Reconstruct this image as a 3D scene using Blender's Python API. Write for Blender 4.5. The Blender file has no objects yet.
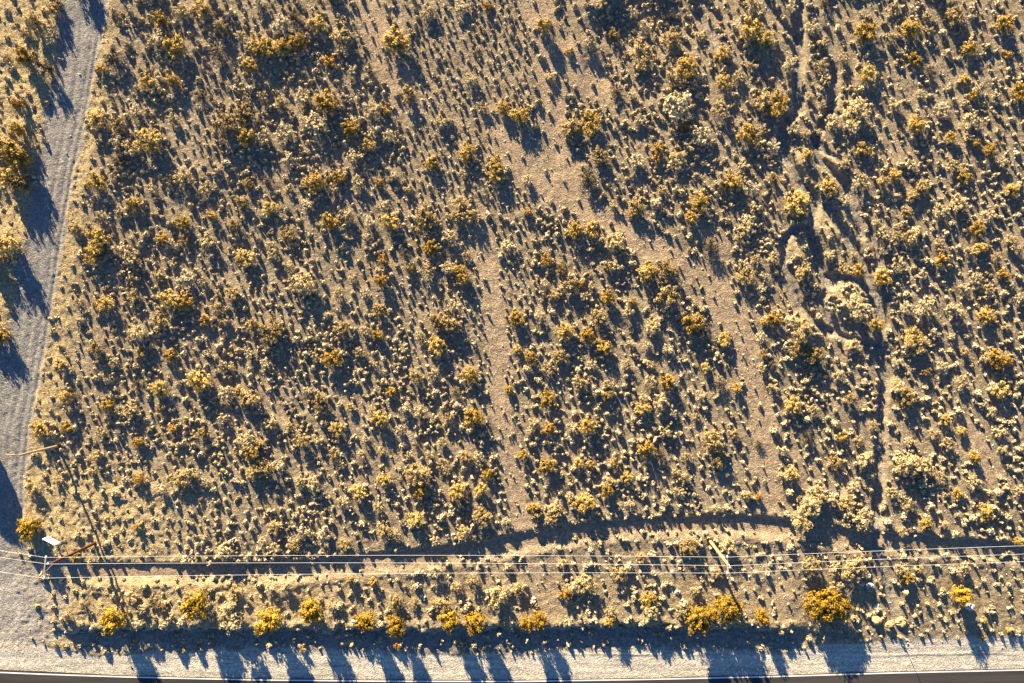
import bpy, math, random
import numpy as np

R = np.random.default_rng(7)
random.seed(7)
scene = bpy.context.scene
COL = scene.collection

# ------------------------------------------------------------------ scale: metres and the plan grid
H = 110.0                       # drone height above the plain
S = 165.0 / 1024.0              # metres on the ground for one plan unit
def wx(px, z=0.0): return (px - 512.0) * S * (H - z) / H
def wy(py, z=0.0): return (341.5 - py) * S * (H - z) / H

# ------------------------------------------------------------------ small helpers
def link(o, parent=None):
    COL.objects.link(o)
    if parent is not None: o.parent = parent
    return o
def tag(o, label=None, cat=None, group=None, kind=None):
    if label: o['label'] = label
    if cat: o['category'] = cat
    if group: o['group'] = group
    if kind: o['kind'] = kind
    return o
def empty(name, loc):
    o = bpy.data.objects.new(name, None); o.empty_display_size = 0.2
    o.location = loc
    return link(o)

def mesh_np(name, verts, faces, mat=None, smooth=False, colors=None):
    """verts (n,3), faces (m,k) arrays -> mesh"""
    me = bpy.data.meshes.new(name)
    verts = np.ascontiguousarray(verts, dtype=np.float32); faces = np.ascontiguousarray(faces, dtype=np.int32)
    m, k = faces.shape
    me.vertices.add(len(verts)); me.vertices.foreach_set('co', verts.ravel())
    me.loops.add(m * k); me.loops.foreach_set('vertex_index', faces.ravel())
    me.polygons.add(m)
    me.polygons.foreach_set('loop_start', np.arange(0, m * k, k, dtype=np.int32))
    me.polygons.foreach_set('loop_total', np.full(m, k, dtype=np.int32))
    me.polygons.foreach_set('use_smooth', np.full(m, smooth, dtype=bool))
    me.update(calc_edges=True)
    if colors is not None:
        a = me.color_attributes.new('kinds', 'FLOAT_COLOR', 'POINT')
        a.data.foreach_set('color', np.ascontiguousarray(colors, dtype=np.float32).ravel())
    if mat: me.materials.append(mat)
    return me
def obj_np(name, verts, faces, mat, parent=None, smooth=False, colors=None):
    return link(bpy.data.objects.new(name, mesh_np(name, verts, faces, mat, smooth, colors)), parent)

class MB:
    def __init__(s): s.v = []; s.f = []
    def tube(s, pts, rads, n=8, caps=True):
        pts = [np.array(p, float) for p in pts]; b = len(s.v); m = len(pts)
        for i, p in enumerate(pts):
            t = pts[min(i+1, m-1)] - pts[max(i-1, 0)]; t = t / (np.linalg.norm(t) + 1e-9)
            u = np.cross(t, (0.31, 0.2, 1.0) if abs(t[2]) < .9 else (1.0, 0.1, 0)); u /= np.linalg.norm(u); w = np.cross(t, u)
            for k in range(n):
                a = 2 * math.pi * k / n
                s.v.append(p + rads[i] * (math.cos(a) * u + math.sin(a) * w))
        for i in range(m - 1):
            for k in range(n):
                a0 = b + i*n + k; a1 = b + i*n + (k+1) % n
                s.f.append((a0, a1, a1 + n, a0 + n))
        if caps:
            s.f.append(tuple(b + k for k in range(n))[::-1]); s.f.append(tuple(b + (m-1)*n + k for k in range(n)))
    def box(s, c, ax, ay, az):
        """centre and three half-axis vectors"""
        c = np.array(c, float); ax, ay, az = (np.array(q, float) for q in (ax, ay, az)); b = len(s.v)
        for i in (-1, 1):
            for j in (-1, 1):
                for k in (-1, 1): s.v.append(c + i*ax + j*ay + k*az)
        for q in ((0,1,3,2), (4,6,7,5), (0,4,5,1), (2,3,7,6), (0,2,6,4), (1,5,7,3)): s.f.append(tuple(b + i for i in q))
    def build(s, name, mat, parent=None, smooth=False):
        me = bpy.data.meshes.new(name); me.from_pydata([tuple(map(float, p)) for p in s.v], [], s.f); me.update()
        for p in me.polygons: p.use_smooth = smooth
        me.materials.append(mat)
        return link(bpy.data.objects.new(name, me), parent)

# ------------------------------------------------------------------ noise
_lat = {}
def vnoise(x, y, wl, seed):
    """smooth value noise in [-1,1], wavelength wl (same units as x,y)"""
    if seed not in _lat: _lat[seed] = np.random.default_rng(1000 + seed).uniform(-1, 1, (256, 256)).astype(np.float32)
    L = _lat[seed]; u = x / wl + 91.3; v = y / wl + 47.7
    i = np.floor(u).astype(np.int64); j = np.floor(v).astype(np.int64); fu = u - i; fv = v - j
    fu = fu*fu*fu*(fu*(fu*6-15)+10); fv = fv*fv*fv*(fv*(fv*6-15)+10)
    i0, i1, j0, j1 = i & 255, (i+1) & 255, j & 255, (j+1) & 255
    return (L[i0, j0]*(1-fu) + L[i1, j0]*fu)*(1-fv) + (L[i0, j1]*(1-fu) + L[i1, j1]*fu)*fv
def fbm(x, y, wl, seed, octv=3):
    t = 0; a = 1.0; n = 0
    for k in range(octv):
        t = t + a*vnoise(x + 13.7*k*wl, y - 7.9*k*wl, wl/2**k, seed + k); n += a; a *= .55
    return t / n
def sstep(a, b, x):
    t = np.clip((x - a) / (b - a), 0, 1); return t*t*(3 - 2*t)
def poly_dist(x, y, pts):
    """unsigned distance and signed side (+ = above the line in the plan, i.e. smaller y) to a polyline"""
    best = np.full(np.shape(x), 1e9); side = np.zeros(np.shape(x))
    for (x0, y0), (x1, y1) in zip(pts[:-1], pts[1:]):
        dx, dy = x1 - x0, y1 - y0; L2 = dx*dx + dy*dy
        t = np.clip(((x - x0)*dx + (y - y0)*dy) / L2, 0, 1)
        ex = x - (x0 + t*dx); ey = y - (y0 + t*dy); d = np.sqrt(ex*ex + ey*ey)
        c = dx*ey - dy*ex
        m = d < best; best = np.where(m, d, best); side = np.where(m, np.sign(-c), side)
    return best, side

# ------------------------------------------------------------------ the lie of the land, in plan units
TRACK = [(-60,566),(20,569),(100,571),(200,571),(300,568),(400,559),(450,553.5),(500,546),(550,536),(600,528.5),(650,524.5),(720,523),(760,525),
         (800,530),(860,539),(940,545),(1024,552),(1120,560)]
WASHES = [  # points, half width, depth
    ([(806,-60),(801,0),(800,25),(800,41),(800,55),(798,75),(800,93),(798,110),(790,119),(785,130),(783,140),(786,158),(798,176),(816,203),(812,225),(814,242),(821,268),(832,285)], 4.8, .8),
    ([(812,-60),(815,0),(821,25),(831,43),(835,66),(835,93),(831,110),(824,122),(815,138),(820,160),(836,175),(846,185),(855,210),(862,235)], 3.8, .65),
    ([(831,110),(845,122),(858,131),(876,142)], 2.6, .4),
    ([(828,205),(838,223),(853,245),(866,266),(871,283),(878,296),(884,323),(882,345),(882,360),(886,380),(883,405),(881,430),(880,453),(881,470),(878,498),(877,523),(877,546),(886,572),(893,600),(899,630)], 4.4, .65),
    ([(806,227),(792,232),(784,240),(784,262),(789,282),(801,306),(815,322),(832,333)], 3.2, .45),
    ([(831,275),(845,279),(858,281),(868,292),(873,306)], 3.0, .5),
    ([(826,292),(822,300),(832,322),(838,334),(860,342),(880,346)], 2.5, .4),
    ([(768,0),(774,12),(786,28),(800,40)], 2.5, .4),
    ([(815,138),(826,152),(838,160),(852,178),(862,200),(872,232),(880,262),(888,300)], 2.6, .4),
    ([(756,60),(766,82),(778,104),(788,118)], 2.4, .4),
    ([(700,10),(712,30),(722,60),(735,70)], 3.0, .4),
]
BARE = [  # bare brown paths: points, half width
    ([(548,70),(553,110),(560,150),(575,200),(610,225),(660,250),(708,278),(735,320),(754,370),(764,440),(768,500),(772,526)], 13.5),
    ([(470,210),(484,250),(493,300),(498,380),(506,440),(516,490),(522,535)], 10.5),
    ([(497,120),(520,158),(548,190)], 17),
    ([(368,0),(378,40),(400,85),(408,110)], 13),
    ([(535,0),(548,40),(575,60),(600,85)], 15),
    ([(530,160),(556,195)], 18),
    ([(535,588),(556,606)], 13), ([(782,588),(790,604)], 15),
    ([(270,390),(278,420)], 8), ([(905,140),(890,160)], 9),
    ([(700,225),(720,250)], 9), ([(960,425),(990,470)], 14), ([(905,500),(940,520)], 5)]
ROAD_R = [(112,-60),(107,0),(100,40),(88,110),(75,170),(62,240),(50,320),(40,380),(30,430),(25,480),(23,520)]
def road_right(y): return np.interp(y, [-200]+[p[1] for p in ROAD_R]+[545,565,590,620,650,900], [130]+[p[0] for p in ROAD_R]+[24,34,46,44,46,60])
def road_left(y):  return np.interp(y, [-200,-60,0,60,100,140,170,200,240,270,300,340,380,420], [78,66,60,57,47,42,37,31,25,14,16,2,-25,-60])
LINE_X = [-300,-60,40,125,256,400,512,637,768,893,1024,1110,1400]; LINE_Y = [664,669,673.2,676,679,680.3,680.5,678.6,675.8,672,669,666,657]
def line_y(x): return 341.5 + (np.interp(x, LINE_X, LINE_Y) - 341.5)*(1 + 1.0/H)   # the road lies a metre below the plain
MOUNDS = [(848,299,21,1.3),(800,332,20,1.1),(797,162,12,.5),(797,172,10,.4),(803,252,10,.5),(834,165,12,.4),(852,118,16,.5),(868,75,18,.4),(832,232,14,.6),
          (770,45,16,.5),(676,105,16,.5),(640,55,18,.4),(790,600,10,.2),(590,50,18,.6),(490,420,6,.2),(235,617,18,.5),(190,608,18,.5),(160,622,10,.4),(287,588,16,.6),
          (640,10,9,.4),(815,497,14,.5),(845,500,11,.4),(898,384,9,.45),(900,470,14,.5),(320,125,16,.4),(240,125,18,.4),(120,140,16,.3)]

def masks(x, y):
    """kinds of surface at plan points: gravel road, bare path, straw litter, shoulder, track"""
    n1 = fbm(x, y, 14, 31, 3) * 3.0
    gr = sstep(-2.0, 2.0, road_right(y) - x + n1*1.5) * sstep(-5, 5, x - road_left(y) + n1*1.6)
    n2 = fbm(x, y, 5, 37, 2)
    gr = gr*sstep(566, 545, y)
    low = sstep(540, 575, y + n1*3) * sstep(84, 14, x + n1*9 + n2*24)
    gr = np.maximum(gr, low)
    sh_top = np.interp(x, [0,45,95,780,850], [643,647,654,654,641]) + n1*1.1 + 3*np.sin(x/60.0)
    sh = sstep(-3, 3, y - sh_top) * sstep(722, 716, y)
    sh = np.maximum(sh, 0)
    gr = gr * (1 - sh)
    td, ts = poly_dist(x, y, TRACK)
    tr = sstep(8.5, 5.5, td + n1*.35) * sstep(18, 45, x)
    ba = np.zeros(np.shape(x))
    for pts, hw in BARE:
        d, _ = poly_dist(x, y, pts); ba = np.maximum(ba, sstep(hw*1.4, hw*.55, d + n1*2.8))
    ba = np.maximum(ba*(1 - gr), 0)
    ve = sstep(1, .25, (x - road_right(y) + n1*2.4)/np.interp(y, [0, 200, 330, 520], [18, 24, 36, 44])) * (1-gr)              # straw verge beside the gravel road
    li = np.maximum(ve, sstep(250, 120, x + n1*8) * sstep(440, 500, y + n1*5)*.9)
    li = np.maximum(li, sstep(570, 590, y)*sstep(640, 625, y)*(.8 - .5*sstep(280, 380, x)))
    li = li*(1-gr)*(1-sh)*(1-tr)
    masks.verge = ve
    return gr, ba, li, sh, tr, td, ts

def height(x, y):
    gr, ba, li, sh, tr, td, ts = masks(x, y)
    wxm, wym = x*S, y*S
    calm = np.clip(gr*.80*(1 - .55*sstep(530, 570, y)) + ba*.45 + sh*.92 + tr*.55 + sstep(735, 745, y)*.0, 0, .95)
    h = fbm(wxm, wym, 26.0, 1, 3)*.25 + fbm(wxm, wym, 6.0, 5, 2)*.10*(1-calm*.6)
    fine = fbm(wxm, wym, 1.8, 9, 3)*.13 + np.abs(fbm(wxm, wym, .8, 15, 2))*.08 + vnoise(wxm, wym, .47, 18)*.035
    h = h + fine*(1 - calm)
    h = h + li*(1 - .65*masks.verge)*(.20*(.5 - np.abs(fbm(wxm*1.2, wym, 1.5, 21, 3))) + fbm(wxm, wym, .8, 25, 2)*.13 + fbm(wxm, wym, 3.2, 27, 2)*.16)
    # gravel road: a shallow bed with wheel ruts and a windrow on its edge
    h = h - gr*.14
    e = road_right(y) - x
    inroad = sstep(300, 0, 0*x) * gr * sstep(560, 520, y)
    h = h + inroad*(.012*np.sin(e*.62 + 2.2*vnoise(x, y, 40, 41)) + .006*np.sin(e*1.37 + 2.0*vnoise(x, y, 60, 42)) + .035*vnoise(x, y, 3, 43) + .03*vnoise(x, y, 9, 44) - .07*np.exp(-((e - 9 - 1.5*vnoise(x, y, 50, 45))/1.6)**2) - .06*np.exp(-((e - 20 - 2.5*vnoise(x, y, 50, 46))/1.9)**2))
    h = h + (.07 + .05*vnoise(x, y, 5, 48))*np.exp(-((e + 1.0)/1.8)**2)*sstep(555, 520, y)
    h = h - .10*np.exp(-((e - 2.6)/1.3)**2)*sstep(555, 520, y)
    # the dirt track is cut into the slope: steep upper bank, gentle lower one with a lip
    sd = td*ts
    k = sstep(60, 150, x)
    depth = (.42 + .10*vnoise(x, y, 45, 51)) * (0.55 + .45*k) * np.interp(x, [0,420,470,800,900,1030], [.95,.95,.9,1.0,.8,.85])
    cut = np.where(sd > 0, sstep(9.5, 6.5, sd + 1.0*vnoise(x, y, 7, 53)), sstep(-15, -5, sd))
    h = h - depth*cut*sstep(20, 60, x)
    h = h + .10*np.exp(-((sd + 15)/4.5)**2)*k
    h = h + .10*np.exp(-((sd - 12.5)/3.0)**2)*k*sstep(420, 480, x)
    # washes
    for i, (pts, hw, dp) in enumerate(WASHES):
        m = (x > min(p[0] for p in pts) - 25) & (x < max(p[0] for p in pts) + 25)
        if not np.any(m): continue
        xm, ym = x[m], y[m]
        d, _ = poly_dist(xm, ym, pts); d = d + .8*vnoise(xm, ym, 7, 61+i) + .4*vnoise(xm, ym, 2.5, 71+i)
        hh = h[m]; hh = hh - dp*1.0*sstep(hw*1.6, hw*.6, d)*(1 - .35*sstep(518, 530, ym))*(1 - .6*sstep(600, 630, ym)) + .03*np.exp(-((d - hw*2.0)/2.5)**2)
        h[m] = hh
    # shaded hollow at the top of the plain
    d, _ = poly_dist(x, y, [(600,34),(622,10),(660,-12),(720,-30)])
    q = (x-660)*.45 + (y-5)*.9
    h = h - .75*sstep(-26, -8, q + 3*vnoise(x,y,14,81))*sstep(90, 15, q)*sstep(575, 605, x)*sstep(760, 715, x)
    for mx, my, mr, mh in MOUNDS:
        d2 = ((x-mx)**2 + (y-my)**2)/(mr*mr)
        h = h + np.where(d2 < 4, mh*.62*np.exp(-(np.maximum(d2, 0)**1.35)*1.6), 0)
    # bank above the paved road, gentle at both ends
    ye = 626.5 + 1.8*vnoise(x, y*0, 22, 91) + 2.6*vnoise(x, y, 7, 92) + 1.6*vnoise(x, y, 2.5, 93) + np.interp(x, [60,130,420,600,790],[4,1,3,0,1])
    w = sstep(42, 80, x)*sstep(822, 785, x)
    h = h - .86*(w*sstep(-1.0, 4.0, y - ye) + (1-w)*np.clip((y - 545)/112.0, 0, 1))
    h = h + w*.22*np.exp(-((y - ye + 5)/4.0)**2)
    h = h + .07*sh*np.exp(-((y - 656 + 2*vnoise(x, y*0, 50, 95))/1.2)**2)*sstep(380, 430, x)
    h = h + sh*(fbm(wxm*.22, wym, .55, 97, 2)*.030 + fbm(wxm*.4, wym, 1.4, 99, 2)*.03)*sstep(0, -5, y - line_y(x))
    return h

# ------------------------------------------------------------------ bushes read off the photograph.  x,y,r in quarter units inside sixteen fields
# g golden, o orange, b brown gold, d dark brown, q straw gold, p pale
F = {}
F[0,0]="95,225,38g 70,515,30g 40,600,52g 80,635,45g 70,415,22o 385,480,42g 450,225,45d 408,278,22o 590,325,38g 690,325,32g 700,190,50g 600,560,58g 810,35,40g 885,110,32b 870,205,42d 800,380,30d 900,500,55b 980,455,48b 985,548,42g 640,75,35g 730,50,35q 640,160,40p 230,20,25q 200,160,25p 205,120,25p 130,85,30q 180,270,35d 1000,180,30p 1005,265,32g 545,450,30p 690,475,25p 470,495,35q 480,570,30p 475,640,35d 960,140,25p 530,600,36q 620,355,25q 20,230,22p 40,265,20p 100,130,25p"
F[1,0]="15,15,30p 100,100,40p 245,100,38g 55,195,42g 110,190,36g 170,170,38g 15,195,40g 290,245,30o 285,410,50g 375,515,38g 345,150,40q 350,205,30p 565,165,60g 610,380,38b 520,445,20o 450,580,30g 700,655,30g 845,610,38g 960,665,35g 985,430,30g 460,290,22d 820,30,35p 925,30,20o 860,320,30p 190,400,40p 245,510,52p 200,490,25p 465,445,45p 110,530,40p 395,625,35p 100,410,25q 150,60,30d 340,90,30p 385,285,22p 690,50,35p 30,550,35p 130,640,35p 530,545,30p 470,530,30p 740,490,30p 905,430,28p 775,490,18p 30,385,24p"
F[2,0]="128,105,32g 225,208,16g 310,495,52g 235,515,40q 30,460,40g 410,130,28b 640,150,45b 525,220,60b 695,270,50g 650,310,40p 845,215,35g 845,330,35g 905,310,30p 960,120,52g 1005,160,40g 940,540,48g 1005,410,40q 660,420,60p 690,510,20o 580,590,22o 580,630,22o 420,360,35d 480,380,20p 510,480,25p 660,640,40q 835,435,45p 755,540,45p 760,140,28p 640,45,25p 540,100,30p 960,20,40p 960,265,25p 350,625,40b 500,650,35p 155,310,20q 310,170,25p 360,15,25q 925,665,30p 1005,520,25p 470,40,30p 700,590,28p"
F[3,0]="395,125,50g 570,115,45g 745,65,45q 950,95,40g 590,235,32g 400,300,38g 960,215,18o 805,190,35g 785,318,22g 820,380,22g 1005,370,40g 35,420,52g 350,465,65q 595,500,38g 730,550,26g 830,575,20g 885,598,28g 800,550,20p 375,600,35g 155,620,25g 815,480,40p 700,440,35p 300,235,25p 210,265,30p 230,320,25p 90,260,35p 95,30,25p 185,110,35p 225,170,30p 260,490,35p 510,420,30p 635,65,22p 840,355,25p 610,375,20p 650,280,25d 225,5,30d 100,520,25p 200,520,20p 20,590,30p 150,540,20p 510,30,30p 725,210,18p 915,380,20p 940,650,25p 740,665,30p 570,660,25p 300,660,25p 490,150,25p 645,125,20p 165,390,22p 215,420,20p"
F[0,1]="385,45,45g 35,30,45g 85,50,40b 25,295,48g 300,230,28b 395,270,48g 375,330,45g 735,205,32g 540,130,32g 685,515,45g 740,520,42g 420,530,40g 970,125,32b 850,180,22o 940,215,28b 985,350,42g 740,30,40b 680,40,30d 530,500,30b 640,590,40b 550,650,40q 650,270,25o 680,290,25p 740,275,25b 930,495,30q 400,180,25p 315,600,18p 320,330,18p 820,70,30p 480,165,22p 990,50,25q 820,595,25o 1005,615,30q 530,360,40p 830,290,40p 740,430,40p 630,420,30p 540,430,25p 610,75,25p 810,440,20p 870,490,20p 480,310,30p 900,600,25p 870,550,30p 310,525,20p 8,660,28g 690,370,20p"
F[1,1]="235,45,48g 330,25,30g 60,150,35g 300,200,40g 540,205,42g 515,140,25p 675,195,50q 820,130,35b 860,175,38b 800,185,30b 495,45,18o 550,20,22q 695,305,35g 505,355,22o 500,435,32g 685,395,38p 815,415,42g 770,390,30p 595,335,28d 615,390,22b 190,450,55q 60,640,60b 490,555,32b 485,655,25g 345,630,35b 770,610,40q 800,615,30p 725,605,35b 960,15,40g 365,180,30p 455,210,28p 130,250,35b 770,265,35p 790,540,30p 1010,300,30p 980,340,16p 930,175,16p 40,35,25d 410,50,30p 610,75,22p 840,335,20p 830,15,20p 305,70,25p 130,70,20p 70,340,30p 130,380,25p 210,140,30p 330,490,25p 440,265,20p 435,490,22p 385,430,20p 655,660,25p 430,640,25p 720,680,22g 60,300,25p"
F[2,1]="250,238,38g 320,235,35g 410,285,45q 350,280,25p 300,30,45d 720,185,30g 745,125,45g 500,145,38q 480,175,16o 580,130,28p 600,75,22p 885,45,40g 850,50,30d 790,300,38d 935,420,44b 940,225,35q 910,265,25p 960,70,35p 975,150,28p 135,355,28g 195,385,28b 275,455,22o 225,450,40b 380,505,32g 320,465,20p 165,500,25q 540,405,40g 620,395,48b 625,500,52b 720,612,48g 755,635,40d 210,640,40g 20,590,35g 345,590,40b 300,655,35g 560,625,35q 465,565,30p 480,525,22b 485,330,14p 485,370,16p 420,385,28p 380,380,20b 65,165,16o 60,40,25p 130,455,22p 290,500,20p 110,580,25p 160,565,18p 850,665,25g 975,355,25p 1005,420,20p 1010,600,20g 655,75,15p 680,85,18p 840,70,25d 405,140,20p 925,370,25p 1000,470,22p 995,665,25p"
F[3,1]="245,65,42g 370,45,38p 115,135,55g 460,45,28b 510,15,28g 615,65,32q 575,100,25q 555,165,25q 785,20,32g 975,75,30g 760,130,35q 690,160,35p 835,230,36g 875,180,30p 845,312,30g 805,325,25p 570,265,38b 515,260,22p 690,355,28o 690,315,22p 680,290,25p 360,400,32g 460,425,40g 520,370,35p 940,415,25o 970,280,30p 990,315,25p 870,580,40g 745,560,40p 630,550,45p 555,545,30p 435,615,30g 350,545,48q 130,640,50q 90,600,30p 25,590,35g 140,405,38q 610,420,28p 575,660,40g 830,430,25p 785,470,25p 455,260,35p 470,310,25p 250,340,30p 345,340,20p 300,390,25b 310,120,25p 20,350,30p 20,30,20b 395,180,18p 430,210,20p 735,210,16p 520,100,18p 880,470,25p 910,345,20p 1005,510,25p 950,620,20p 950,490,18p 665,650,25p"
F[0,2]="155,350,36g 195,360,25b 265,340,28g 240,95,28g 260,220,32g 425,255,28g 380,25,30b 560,45,28b 540,165,22d 635,185,38g 680,55,28g 800,155,50g 520,270,35b 550,400,25g 690,345,20o 810,370,30b 960,200,30q 1000,230,45b 900,205,30p 990,400,40q 1005,440,35g 725,550,40q 770,530,30p 555,550,25g 400,360,25p 895,305,25p 880,320,22p 820,560,20p 230,555,22p 130,590,32q 365,520,20q 640,265,20b 455,80,22p 540,100,14p 740,235,18p 1010,525,30q 920,100,25p 890,90,20p 1000,50,20p 870,20,18p 645,590,25p 385,455,22q"
F[1,2]="305,60,45g 728,20,38g 855,130,38g 640,140,32b 540,200,24g 870,305,45g 1010,190,20g 495,305,38g 465,275,25p 375,265,20b 325,350,32g 260,240,40b 185,395,35q 250,395,28p 310,450,30b 135,340,22q 60,330,30q 15,410,25q 30,500,45b 95,500,28p 175,560,25q 230,570,35q 410,600,38g 515,550,28g 645,530,55q 660,600,30g 805,600,40g 900,590,30g 930,530,28g 840,460,30q 890,455,25p 745,490,28p 575,350,22p 655,285,30p 745,400,22p 770,300,25b 800,200,20d 710,125,22p 600,265,25p 40,90,25p 415,40,25p 470,90,20p 440,390,20p 500,440,20p 420,450,20p 345,490,20p 610,455,20p 695,450,20p 350,640,30p 490,660,25p 710,655,20p 900,680,30q 760,520,20p 240,60,22p 205,200,25p 270,330,18p 640,415,18d"
F[2,2]="75,60,30g 190,55,35b 145,110,30p 370,20,35g 270,165,32q 145,230,38g 620,160,34g 555,155,30p 525,265,34g 595,240,38q 525,225,22p 775,100,22g 830,165,30d 900,185,22o 380,215,28b 345,205,18p 300,335,38g 245,345,28p 145,345,28o 90,325,25p 535,425,40g 800,400,50q 825,470,32q 695,460,22p 755,215,28p 45,455,24g 145,495,35g 265,485,25g 315,490,18g 410,485,28b 460,540,28g 380,595,28g 395,560,24q 290,640,45g 235,620,25p 175,665,32q 85,665,24g 180,410,22p 75,355,20p 615,360,30p 590,450,25d 655,525,22p 690,545,25p 665,600,25p 615,635,22p 455,90,25p 555,95,22p 625,30,25p 320,90,22p 735,300,20p 645,285,20p 890,370,22q 815,665,20p 940,615,20q 985,620,16o 985,405,20d 1005,50,22q 1005,100,20p 850,5,22g 475,10,22p 540,15,20p 20,30,20g 470,650,22p 250,290,16p 380,170,20p"
F[3,2]="100,255,40g 550,225,45b 530,190,30p 915,65,45g 955,75,25g 870,65,25p 930,195,40g 900,180,25p 780,165,35p 765,280,20p 710,310,25g 775,355,22g 825,458,24g 755,605,22o 95,525,28g 295,380,25g 270,485,32b 390,470,35q 415,530,20p 555,490,55q 625,500,40q 160,375,30d 120,35,40b 190,50,42b 335,15,30q 180,270,25p 330,225,28b 285,135,28p 515,85,25p 630,120,22b 590,15,50b 790,40,22p 695,100,28p 840,205,16p 895,280,25p 930,360,32p 940,430,22p 965,500,16p 820,560,35p 925,600,20p 1005,595,25p 715,410,32p 665,370,28p 690,540,30p 655,655,20p 560,650,30p 495,600,25p 620,565,25p 565,400,25p 425,335,25p 360,395,25p 270,330,20p 20,185,25p 20,90,22d 25,355,20p 60,435,25p 60,540,25p 190,610,42q 165,650,45q 310,640,35q 255,630,25p 340,580,28p 1000,215,18p 870,670,30g 85,605,18p"
F[0,3]="115,72,44g 300,180,22g 530,340,26q 945,325,32q 910,395,45p 935,440,45p 650,380,25b 415,400,22p 340,375,20d 555,445,25p 660,455,18p 305,95,18p 900,160,38q 550,60,16g 690,420,24p 730,440,20p 270,415,22p 245,425,16p 575,385,22p 610,350,26p"
F[1,3]="515,75,32q 905,25,40q 830,80,32q 640,30,35g 465,280,20o 560,360,34q 740,370,34q 630,365,22p 865,270,28p 800,300,25p 715,240,30p 965,340,45q 1000,315,25p 560,90,25p 715,115,22p 1000,40,22p 270,90,35p 355,130,28q 155,135,28q 190,80,30p 75,60,30q 75,150,30p 25,120,22p 375,270,20b 560,550,16o 180,555,16q 305,380,22p 330,375,18p 1010,225,20p 740,20,20p 120,300,26p 60,310,24p 500,450,18p 390,450,20p"
F[2,3]="25,305,30q 295,290,50q 250,300,30q 215,330,28g 430,250,38q 200,205,20q 545,350,36g 555,400,36q 820,240,25q 710,135,36q 680,130,24b 865,135,32q 390,435,22g 395,400,25p 675,395,32p 690,370,20p 735,315,25p 565,245,12p 470,220,20p 515,180,22q 165,50,14p 95,10,30p 160,15,30q 525,80,12p"
F[3,3]="170,210,42q 345,230,55q 270,225,32p 280,300,30p 90,145,20p 540,230,34p 560,265,26g 605,230,16q 870,512,14g 875,440,10g 975,480,12g 630,45,26g 1000,120,22g 370,25,48q 130,25,48q 160,-5,35q 320,0,30p 540,80,25p 480,40,20p 750,90,20p 870,15,25g 890,75,20p 790,220,22p 745,235,18p 655,275,18p 560,330,16p 770,240,22p 700,50,22p 960,20,20p"
BUSHES = []
for (cx, cy), t in F.items():
    for w in t.split():
        a, b, c = w.split(','); BUSHES.append([cx*256 + float(a)/4, cy*171 - (1 if cy == 3 else 0) + float(b)/4, float(c[:-1])/4, c[-1]])
# the row of bright yellow bushes along the bank: x, y, r, height
ROW = [(28.7,529.5,11,2.0),(112.5,621,13,2.2),(195,605.5,14.5,2.4),(268,621,13.5,2.3),(311,611.5,12.5,2.2),(365,622,10.5,1.9),(396,626,10.5,1.9),(449,620,11,1.9),(475,623.5,12,2.2),
       (527,623,8,1.7),(540,620,8.5,1.7),(698,620,14,2.5),(729,608,14,2.4),(712,614,8,1.9),(762,617,8,1.6),(963,595.5,9.5,2.0)]
GIANT = (829.5,607.5,27.5,20,3.0)

# ------------------------------------------------------------------ ground sheet
st = 0.19
fx = np.arange(-92, 92.01, st); fy = np.arange(-66, 66.01, st)
g = 92 + np.cumsum(.6*1.28**np.arange(30)); xs = np.concatenate([-g[::-1], fx, g])
g = 66 + np.cumsum(.6*1.28**np.arange(30)); ys = np.concatenate([-g[::-1], fy, g])
GX, GY = np.meshgrid(xs, ys, indexing='ij')
PX, PY = GX/S + 512, 341.5 - GY/S
GZ = height(PX, PY)
for x, y, r, k in BUSHES:                        # sand gathered under each bush
    hh = {'p': .10, 'q': .22}.get(k, .16)*min(1.6, r/7)
    i0, i1 = np.searchsorted(xs, [wx(x - 2.2*r), wx(x + 2.2*r)]); j0, j1 = np.searchsorted(ys, [wy(y + 2.2*r), wy(y - 2.2*r)])
    sub = (PX[i0:i1, j0:j1] - x)**2 + (PY[i0:i1, j0:j1] - y)**2
    GZ[i0:i1, j0:j1] += hh*np.exp(-sub/(r*r*.9))
fadeo = sstep(140, 92, np.abs(GX))*sstep(110, 66, np.abs(GY)); GZ = GZ*fadeo - .83*(1-fadeo)*sstep(-60, -70, GY)
def ground_z(x, y):
    """height of the built sheet at a world point"""
    i = np.clip(np.searchsorted(xs, x) - 1, 0, len(xs)-2); j = np.clip(np.searchsorted(ys, y) - 1, 0, len(ys)-2)
    u = (x - xs[i])/(xs[i+1]-xs[i]); v = (y - ys[j])/(ys[j+1]-ys[j])
    return GZ[i,j]*(1-u)*(1-v) + GZ[i+1,j]*u*(1-v) + GZ[i,j+1]*(1-u)*v + GZ[i+1,j+1]*u*v

# ------------------------------------------------------------------ materials
def new_mat(name):
    m = bpy.data.materials.new(name); m.use_nodes = True
    nt = m.node_tree; b = nt.nodes['Principled BSDF']; b.inputs['Roughness'].default_value = .85; b.inputs['Specular IOR Level'].default_value = .15
    return m, nt, b
def N(nt, t, **kw):
    n = nt.nodes.new(t)
    for k, v in kw.items(): setattr(n, k, v)
    return n
def mixc(nt, fac, a, b, blend='MIX'):
    n = N(nt, 'ShaderNodeMix', data_type='RGBA', blend_type=blend)
    for sock, val in ((n.inputs[0], fac), (n.inputs[6], a), (n.inputs[7], b)):
        if isinstance(val, (int, float)): sock.default_value = val
        elif isinstance(val, tuple): sock.default_value = (*val, 1) if len(val) == 3 else val
        else: nt.links.new(val, sock)
    return n.outputs[2]
def ramp(nt, src, stops):
    n = N(nt, 'ShaderNodeValToRGB'); e = n.color_ramp.elements
    while len(e) < len(stops): e.new(.5)
    for q, (p, c) in zip(e, stops): q.position = p; q.color = (*c, 1) if len(c) == 3 else c
    nt.links.new(src, n.inputs[0]); return n.outputs[0]
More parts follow.
